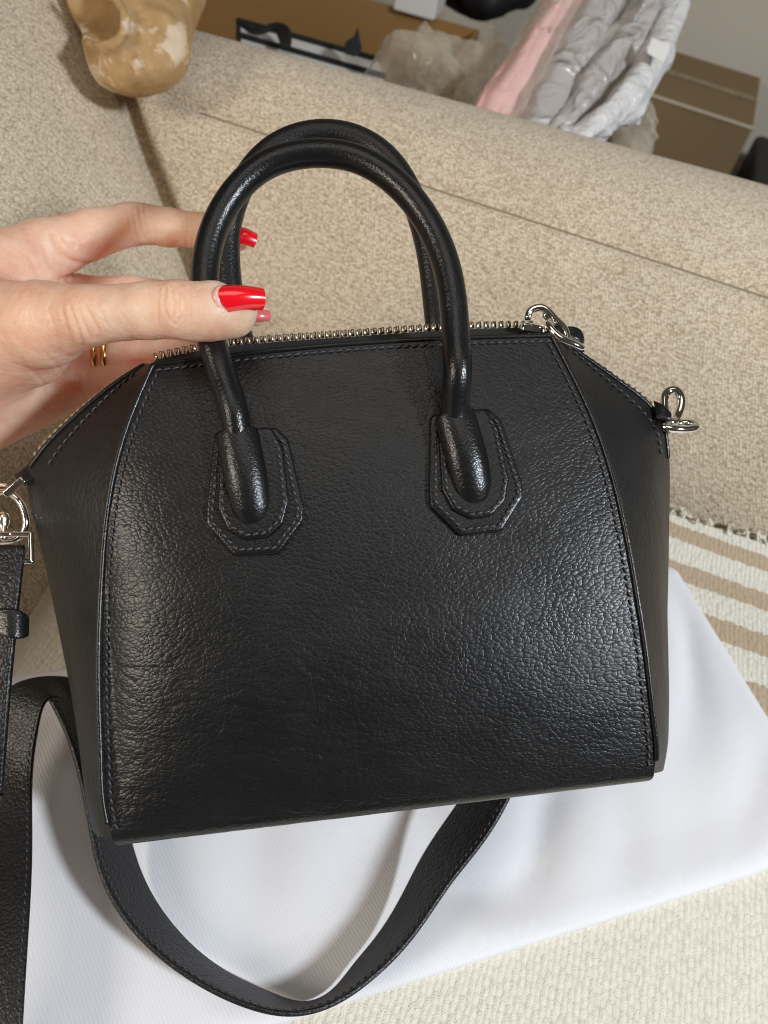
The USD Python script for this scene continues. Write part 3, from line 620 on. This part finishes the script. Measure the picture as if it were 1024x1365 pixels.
bk = [(14, 712, .304), (41, 712, .304), (42, 748, .300), (14, 748, .300), (-50, 748, .300), (-50, 712, .304)]
P = [wd(*q) for q in bk]
part(strap, 'buckle', join([sweep(np.linspace(P[i], P[(i + 1) % 6], 6), .0011, 10) for i in range(6)]), SILVER, True)
part(strap, 'swivel_post', sweep([wd(4, 690, .307), wd(4, 698, .307), wd(5, 704, .3065), wd(5, 716, .305)], A(.0024, .0024, .0014, .0016), 14), METAL, True)

# ------------------------------------------------------------------ the hand
person = thing('person', 'hand with red nails and gold rings pinching the two handles', 'person', wd(60, 420, .33))
K = FPX
def J(u, v, d, rpx): p = pd(u, v, d); return p, rpx * d / K           # joint and radius from its width in the photo
def chain(p, js):
    d = None
    for a, b in zip(js[:-1], js[1:]):
        c = cone(p, a[0], b[0], a[1], b[1]); d = c if d is None else smin(d, c, .003)
    return d
TH = [J(-20, 440, .318, 66), J(60, 432, .300, 55), J(120, 420, .287, 38), J(200, 414, .2795, 35.5), J(238, 412, .2785, 36.5), J(285, 412, .279, 34.5), J(318, 413, .280, 25)]
IX = [J(-10, 372, .345, 58), J(60, 335, .355, 40), J(120, 312, .362, 31), J(180, 297, .366, 27), J(225, 303, .364, 23.5), J(272, 308, .358, 22), J(312, 314, .353, 19), J(324, 317, .352, 14)]
MI = [J(20, 400, .360, 46), J(100, 398, .372, 31), J(180, 398, .376, 28), J(262, 404, .372, 25), J(320, 414, .362, 21), J(342, 419, .358, 16)]
RI = [J(20, 455, .362, 44), J(90, 472, .366, 28), J(150, 476, .367, 26), J(215, 474, .365, 25), J(270, 470, .358, 25)]
PI_ = [J(-40, 556, .350, 58), J(40, 536, .358, 36), J(110, 514, .364, 26), J(170, 506, .362, 23), J(220, 506, .356, 19)]
PALM = [(J(-140, 500, .335, 95), J(-10, 440, .345, 70)), (J(-140, 470, .335, 95), J(0, 400, .350, 66)), (J(-140, 540, .340, 95), J(-10, 515, .348, 64)), (J(-150, 490, .325, 90), J(30, 455, .322, 62)), (J(-90, 440, .325, 80), J(20, 372, .345, 48))]
def crease(p, at_, ax, amp, wdt, spread, n):
    ax = unit(ax); s = (p - at_) @ ax; r = np.linalg.norm(p - at_ - s[:, None] * ax, axis=1)
    g = sum(np.exp(-((s + o * spread + .0009 * np.sin(3e2 * p[:, 1] + 5 * o)) / wdt) ** 2) * (1 - .25 * abs(o)) for o in n)
    return amp * g * np.exp(-(r / .016) ** 4)
def handf(p):
    palm = None
    for a, b in PALM:
        c = cone(p, a[0], b[0], a[1], b[1]); palm = c if palm is None else smin(palm, c, .012)
    fi = None
    for ch in (IX, MI, RI, PI_):
        c = chain(p, ch); fi = c if fi is None else smin(fi, c, .0012)
    d = smin(palm, fi, .007)
    th = chain(p, TH)
    th = smin(th, cone(p, pd(262, 424, .281), pd(312, 426, .282), 30 * .28 / K, 24 * .28 / K), .003)
    d = smin(d, th, .009)
    f = fbm(p * A(55, 90, 60), 3, 4) - .5
    return d + .0009 * f + .0012 * np.exp(-(((p - pd(118, 345, .345)) @ unit(A(1, .9, 0))) / .0018) ** 2) * np.exp(-(np.linalg.norm(p - pd(105, 345, .345), axis=1) / .012) ** 2)
lo = pd(-150, 250, .30) - A(.0, .0, .0); 
hv, hf = nets(handf, A(-.2353, -.1453, .2553), A(-.042, -.020, .395), .0011)
hm = trimesh.Trimesh(hv, hf, process=False); trimesh.smoothing.filter_taubin(hm, .5, .53, 4)
hm = hm.subdivide(); trimesh.smoothing.filter_taubin(hm, .5, .53, 3)
V = np.array(hm.vertices); Nn = np.array(hm.vertex_normals); px = V[:, :2] / V[:, 2:] * FPX + A(512, 682.5)
import shapely
FOLDS = [([(70, 312), (90, 344), (122, 352)], 0.00077, 3.5), ([(58, 330), (70, 357), (94, 376)], 0.00039, 3), ([(84, 318), (98, 328)], 0.00033, 3), ([(40, 345), (56, 372), (84, 388)], 0.00028, 3.5),
    ([(177, 276), (184, 318)], 0.00033, 2.2), ([(185, 276), (192, 316)], 0.00044, 2.2), ([(193, 280), (197, 312)], 0.00028, 2), ([(170, 280), (176, 310)], 0.00022, 2), ([(250, 286), (249, 326)], 0.00033, 2), ([(256, 288), (256, 324)], 0.00022, 2),
    ([(221, 384), (218, 404), (227, 428)], 0.00033, 2), ([(234, 381), (245, 396), (245, 416), (234, 432)], 0.00033, 2), ([(228, 380), (232, 405), (230, 430)], 0.00033, 2), ([(238, 388), (238, 425)], 0.00022, 1.8), ([(212, 386), (210, 425)], 0.00022, 2), ([(252, 386), (253, 424)], 0.00016, 2),
    ([(103, 412), (121, 452)], 0.00028, 2.2), ([(94, 410), (111, 460)], 0.00033, 2.4), ([(113, 406), (131, 440)], 0.00028, 2.2), ([(82, 412), (98, 466)], 0.00022, 2.4), ([(128, 404), (143, 434)], 0.00016, 2), ([(64, 410), (82, 470)], 0.00016, 2.5),
    ([(60, 470), (86, 500)], 0.00022, 2.5), ([(30, 480), (62, 515)], 0.00022, 2.6), ([(100, 494), (112, 520)], 0.00033, 2.2), ([(110, 492), (124, 514)], 0.00022, 2)]
near = Nn[:, 2] < .35; disp = np.zeros(len(V)); pt = shapely.points(px)
for f_, a_, w_ in FOLDS:
    d_ = shapely.distance(pt, shapely.LineString(curve(np.c_[A(*f_), np.zeros(len(f_))], 12)[:, :2])); disp -= a_ * np.exp(-(d_ / w_) ** 2)
    disp += a_ * .35 * np.exp(-((d_ - 2.3 * w_) / (1.3 * w_)) ** 2)
V = V + Nn * (disp * near + .00030 * (fbm(V * 420, 2, 9) - .5))[:, None]
hand = part(person, 'hand', (w_of(V), np.array(hm.faces)), SKIN, True)
def nail(base, tip, nrm, w0, w1, th=.0007, arch=.0022, n=24, k=15):
    """curved nail plate from cuticle to square tip (camera space)"""
    base, tip = A(*base), A(*tip); ax = unit(tip - base); nrm = unit(A(*nrm) - ax * (ax @ A(*nrm))); side = np.cross(ax, nrm); L = np.linalg.norm(tip - base)
    s = np.linspace(0, 1, n)[:, None]; c = np.linspace(-1, 1, k)[None]
    w = (w0 + (w1 - w0) * s) / 2
    x = s * L + .0022 * (1 - s) ** 3 * (c ** 2) * 1.4 - .0010 * np.clip(s - .93, 0, 1) / .07 * c ** 6
    z = arch * (1 - c ** 2 * 1.0) + .0012 * np.sin(np.pi * np.clip(s * 1.0, 0, 1)) - .0008 * s - .0005 * (np.abs(c) > .97)
    T = base + x[..., None] * ax + (w * c)[..., None] * side + z[..., None] * nrm; B = T - th * nrm
    e = lambda a, b: grid(np.stack([a, b]))
    return join([grid(T), flip(grid(B)), flip(e(T[0], B[0])), e(T[-1], B[-1]), e(T[:, 0], B[:, 0]), flip(e(T[:, -1], B[:, -1]))])
def tow(m): return w_of(m[0]), m[1]
part(hand, 'nail', tow(nail(pd(291, 397, .2712), pd(353, 396, .2755), (.05, -.16, -1), .0102, .0082, arch=.0030)), NAIL, 50, label='glossy red thumb nail')
part(hand, 'nail', tow(nail(pd(284, 397, .2720), pd(300, 397, .2717), (.05, -.16, -1), .0090, .0098, arch=.0026)), BARE, 50, label='bare strip of thumb nail below the polish')
part(hand, 'nail', tow(nail(pd(309, 311, .3455), pd(343, 319, .3470), (.1, -.45, -1), .0098, .0075, arch=.0024)), NAIL, 50, label='red index finger nail behind the handle')
part(hand, 'nail', tow(nail(pd(330, 420, .3500), pd(361, 420, .3530), (.1, -.1, -1), .0062, .0050, arch=.0012)), plain('pink_red_nail', (.62, .13, .13), .25), 50, label='paler red middle finger nail')
for k_, (u, dd) in enumerate(((136, 'slim gold ring nearer the palm, beside its twin on the finger'), (149, 'slim gold ring nearer the fingertip, beside its twin on the finger'))):
    c = pd(u, 475, .3668); ax = unit(RI[3][0] - RI[1][0]); a = unit(np.cross(ax, A(0, 0, 1))); b = np.cross(ax, a); r = 27.8 * .3668 / K
    g = np.linspace(0, 2 * np.pi, 48, endpoint=False)
    ringp = c + r * (np.cos(g)[:, None] * a + np.sin(g)[:, None] * b)
    single('ring', tow(sweep(ringp, .0017, 12, True)), GOLD, dd, 'ring', smooth=True, group='gold rings on the ring finger')

# ------------------------------------------------------------------ behind the sofa
def carton(pts, h, th, m, me, name, label, closed):
    """pts: four corners of the top (world, level); h: height; th: wall thickness"""
    P = [A(*p) for p in pts]; c = sum(P) / 4
    t = thing(name, label, 'box', (c[0], c[1], P[0][2] - h))
    for i in range(4):
        a, b = P[i], P[(i + 1) % 4]; inn = unit(np.cross(A(0, 0, 1), b - a)); inn = inn if (c - a) @ inn > 0 else -inn
        dn = A(0, 0, -h); q = [a, b, b + dn, a + dn]; d_ = inn * th; ends = unit(b - a) * th * (0 if i % 2 else 1)
        q = [a + ends, b - ends, b - ends + dn, a + ends + dn]
        V = np.array(q + [x + d_ for x in q]); Fq = np.array([[0, 1, 2, 3], [7, 6, 5, 4], [0, 4, 5, 1], [1, 5, 6, 2], [2, 6, 7, 3], [3, 7, 4, 0]])
        part(t, 'wall_panel', (V, np.vstack([Fq[:, [0, 1, 2]], Fq[:, [0, 2, 3]]])), m, False)
    V = np.array([p + A(0, 0, -h + .003) for p in P]); part(t, 'bottom_panel', (V, np.array([[0, 1, 2], [0, 2, 3]])), m, False)
    if closed:
        e1, e2 = P[1] - P[0], P[3] - P[0]; up = A(0, 0, .004); gap = .004
        for f0, f1 in ((0, .5 - gap), (.5 + gap, 1)):
            a = [P[0] + e2 * f0, P[1] + e2 * f0, P[1] + e2 * f1, P[0] + e2 * f1]
            V = np.array([x + A(0, 0, .001) for x in a] + [x + up for x in a]); Fq = np.array([[4, 5, 6, 7], [0, 1, 5, 4], [1, 2, 6, 5], [2, 3, 7, 6], [3, 0, 4, 7], [3, 2, 1, 0]])
            part(t, 'flap', (V, np.vstack([Fq[:, [0, 1, 2]], Fq[:, [0, 2, 3]]])), m, False)
        part(t, 'edge_tape', join([sweep(np.linspace(P[i], P[(i + 1) % 4], 4) + A(0, 0, .001), .0032, 6) for i in range(4)]), me, True)
        V = [P[0] + e2 * f + e1 * g + A(0, 0, .0052) for f in (.455, .545) for g in np.linspace(.02, .98, 12)]
        part(t, 'packing_tape', grid(np.array(V).reshape(2, 12, 3)), film('brown_tape', (.40, .29, .15), .2, .2), True)
    return t
zt = -.02
c00, c10, c11 = wz(840, 119, zt), wz(1003, 172, zt), wz(1012, 107, zt)
c01 = c00 + (c11 - c10)
carton([c00, c10, c11, c01], .30, .004, CARD2, CARDEDGE, 'cardboard_box', 'closed tan cardboard box with taped lid standing by the wall', True)
WP = c11 + unit(c11 - c10) * .10; wdn = unit(c10 - c00)
single('wall', grid(np.array([[WP + wdn * s + A(0, 0, z) for z in (-.44, 1.6)] for s in (-2.4, 1.6)])), WALL, kind='structure')
# open carton behind the back cushion
zo = .02
o0, o1 = wz(262, -64, zo), wz(640, 40, zo)
oo = unit(o1 - o0); on = A(oo[1], -oo[0], 0); on = on if on[1] < 0 else -on
o2, o3 = o1 + on * .34, o0 - oo * .1 + on * .34
carton([o0 - oo * .1, o1, o2, o3], .36, .005, CARD, CARDEDGE, 'open_carton', 'open brown cardboard carton behind the sofa holding a bag and plastic', False)
# white shopping bag with black trim lying in the carton
sbag = thing('shopping_bag', 'white paper shopping bag with black edging and ribbon handle inside the carton', 'shopping bag', wd(420, 70, .95))
a0, a1, b0, b1 = wd(318, 30, .93), wd(505, 82, .90), wd(318, 66, .88), wd(505, 118, .85)
wq = lambda s, t, up_=0: a0 + (a1 - a0) * s + (b0 - a0) * t + A(0, 0, up_)
part(sbag, 'body', join([grid(np.array([[wq(s, t, .0) for t in (0, .5, 1, 1.6)] for s in (0, .5, 1)])), flip(grid(np.array([[wq(s, t, -.03) for t in (0, .5, 1, 1.6)] for s in (0, .5, 1)])))]), PAPER, False)
for t_ in (.0, .55): part(sbag, 'edging', sweep([wq(s, t_, .002) for s in (0, .5, 1)], .0035, 8), BLACK, True)
part(sbag, 'edging', sweep([wq(0, t_, .002) for t_ in (0, .5, 1)], .003, 8), BLACK, True)
for pxs in ([(320, 30), (345, 37), (366, 34), (380, 30), (392, 40), (385, 65), (392, 68)],):
    pass
part(sbag, 'ribbon_handle', ribbon([wd(318, 27, .90), wd(345, 36, .89), wd(368, 30, .885), (wd(381, 33, .88)), wd(388, 62, .86)], [wd(322, 36, .90), wd(345, 46, .89), wd(366, 42, .885), wd(369, 46, .88), wd(374, 60, .86)], .003, 40)[0], BLACK, True)
part(sbag, 'ribbon_handle', ribbon([wd(476, 37, .86), wd(470, 50, .858), wd(462, 55, .855), wd(460, 70, .85)], [wd(480, 56, .86), wd(482, 66, .858), wd(478, 72, .855), wd(474, 74, .85)], .003, 20)[0], BLACK, True)
# crumpled plastic and wrapped garments
def crumple(js, amp, freq, seed, h, k=.01, folds=None):
    js = [(wd(u, v, d), r * d / K) for u, v, d, r in js]
    P = np.array([j[0] for j in js]); R = max(j[1] for j in js) + amp * 1.5
    ax = unit(P[-1] - P[0])
    def fn(p):
        d = None
        for a, b in zip(js[:-1], js[1:]):
            c = cone(p, a[0], b[0], a[1], b[1]); d = c if d is None else smin(d, c, k)
        q = (p - P[0]); s = q @ ax; t = q - s[:, None] * ax
        qq = (t * freq + (s * freq * (.12 if folds else 1))[:, None] * ax)
        return d - amp * (np.abs(fbm(qq + seed, 3, seed) - .5) * 4 - .5)
    return nets(fn, P.min(0) - R, P.max(0) + R, h)
single('plastic_bag', crumple([(520, 110, .86, 44), (585, 100, .84, 42), (640, 95, .82, 40)], .022, 24, 3, .0075), FILM, 'crumpled clear plastic bag piled low in the open carton', 'plastic bag', smooth=False, group='clear plastic bags behind the sofa')
single('plastic_bag', crumple([(566, 40, .87, 16), (572, 75, .86, 26), (590, 110, .83, 30)], .014, 30, 8, .0075), FILM, 'clear plastic bag standing up in a peak above the carton contents', 'plastic bag', smooth=False, group='clear plastic bags behind the sofa')
single('plastic_bag', crumple([(655, 45, .84, 18), (640, 90, .82, 22), (628, 130, .80, 20)], .014, 30, 12, .0075), FILM, 'clear plastic bag squeezed between the carton rim and the pink bundle', 'plastic bag', smooth=False, group='clear plastic bags behind the sofa')
single('plastic_bag', crumple([(850, 150, .80, 20), (845, 190, .78, 30), (835, 215, .76, 30)], .012, 26, 21, .0075), FILM, 'clear plastic bag drooping in front of the closed tan box', 'plastic bag', smooth=False, group='clear plastic bags behind the sofa')
pk = thing('wrapped_garment', 'pink garment wrapped in clear plastic leaning over the sofa back', 'garment', wd(700, 120, .74), group='garments wrapped in plastic')
part(pk, 'garment', crumple([(768, -25, .80, 22), (722, 55, .77, 23), (668, 140, .74, 24), (640, 190, .72, 22)], .013, 52, 5, .003, folds=1), PINK, True)
part(pk, 'plastic_sleeve', crumple([(775, -25, .795, 36), (728, 55, .765, 37), (676, 138, .735, 36), (650, 190, .715, 32)], .012, 26, 9, .004, folds=1), FILM, True)
single('wrapped_garment', crumple([(822, -20, .78, 32), (775, 65, .755, 34), (725, 145, .73, 32), (690, 200, .71, 26)], .013, 26, 14, .004, folds=1), FILM2, 'milky plastic wrapped garment between the pink one and the white bundle', 'garment', smooth=True, group='garments wrapped in plastic')
single('wrapped_garment', crumple([(880, -15, .77, 26), (835, 55, .75, 27), (785, 120, .73, 25), (735, 190, .71, 20)], .015, 30, 17, .0035, folds=1), FILM2, 'grey white plastic wrapped garment twisted into a long roll', 'garment', smooth=True, group='garments wrapped in plastic')
wb_ = thing('wrapped_bundle', 'white plastic wrapped bundle with a paper label, nearest the closed box', 'bundle', wd(850, 120, .72))
part(wb_, 'wrap', crumple([(902, 8, .765, 18), (880, 75, .745, 24), (838, 135, .725, 26), (795, 170, .71, 22), (765, 190, .70, 18)], .013, 34, 19, .0032, folds=1), WHITEFILM, True)
part(wb_, 'label', ribbon([wd(869, 50, .715), wd(893, 60, .712)], [wd(862, 70, .712), wd(884, 84, .709)], .001, 8)[0], PAPER, True)
# dark bag and pale box farther back
single('storage_bag', crumple([(600, -25, 1.35, 34), (650, -10, 1.30, 36), (690, -20, 1.30, 34)], .02, 9, 23, .012), BLACK, 'black fabric bag standing behind the open carton', 'bag', smooth=True)
single('white_box', placed(man(rbox((.07, .07, .10), .004)), np.stack([oo, on, A(0, 0, 1)]), wd(566, -34, 1.22)), PAPER, 'small white box behind the rim of the open carton', 'box')
# tan suede bag slumped in the corner on top of the cushions
sh = [(J(163, 84, .5565, 19), J(192, 86, .5565, 19)), (J(192, 86, .5565, 19), J(215, 66, .5565, 20)), (J(168, 66, .5565, 32), J(198, 54, .5565, 42)), (J(198, 58, .5565, 44), J(245, -55, .6090, 44)), (J(160, 66, .5565, 34), J(110, -40, .6038, 44)), (J(195, 40, .5670, 44), J(150, -60, .6300, 60))]
sh = [((w_of(a[0]), a[1]), (w_of(b[0]), b[1])) for a, b in sh]
hole = [(w_of(pd(149, 36, .5250)), .0085), (w_of(pd(134, 24, .5313)), .015), (w_of(pd(98, -14, .5586)), .021)]
rim_ = curve([w_of(pd(u, v, d)) for u, v, d in ((112, -24, .5408), (146, -6, .5323), (163, 14, .5282), (167, 34, .5282), (158, 52, .5292), (138, 62, .5323), (112, 56, .5397))], 18)
FOLDL = [(w_of(pd(*a, .5344)), w_of(pd(*b, .5387)), am, wd_ * 1.15) for a, b, am, wd_ in (((176, 46), (206, 92), .008, .006), ((184, 18), (238, 44), .008, .007), ((172, 66), (158, 106), .006, .005), ((190, -8), (246, 8), .007, .006),
    ((196, 50), (226, 66), .006, .004), ((150, 76), (146, 98), .005, .004), ((205, 22), (200, 60), .005, .005), ((182, 78), (188, 104), -.004, .006), ((212, 50), (216, 20), -.004, .006))]
def tanf(p):
    d = None
    for a, b in sh:
        c = cone(p, a[0], b[0], a[1], b[1]); d = c if d is None else smin(d, c, .02)
    d = d - .012 * (fbm(p * 18, 2, 31) - .5) - .0025 * (fbm(p * 70, 2, 35) - .5)
    for a, b, am, wd_ in FOLDL: d = d + am * np.exp(-(cone(p, a, b, 0, 0) / wd_) ** 2)
    hd = None
    for (a, ra), (b, rb) in zip(hole[:-1], hole[1:]):
        c = cone(p, a, b, ra, rb); hd = c if hd is None else smin(hd, c, .01)
    d = -smin(-d, hd, .003)
    for a, b in zip(rim_[:-1], rim_[1:]): d = smin(d, cone(p, a, b, .0024, .0024), .004)
    return d
pts = np.array([q[0] for s in sh for q in s])
single('suede_bag', nets(tanf, pts.min(0) - .08, pts.max(0) + .08, .003), KRAFT, 'worn tan suede bag slumped open in the corner on top of the sofa', 'bag', smooth=True)
ck = c11 + unit(c11 - c01) * .06 + unit(c11 - c10) * .02
single('storage_case', placed(man(rbox((.14, .34, .34), .012)), np.stack([unit(c11 - c01), unit(c11 - c10), A(0, 0, 1)]), ck + unit(c11 - c01) * .05 - unit(c11 - c10) * .18 + A(0, 0, -.255)), BLACK, 'black storage case standing on the floor right of the closed box', 'case')
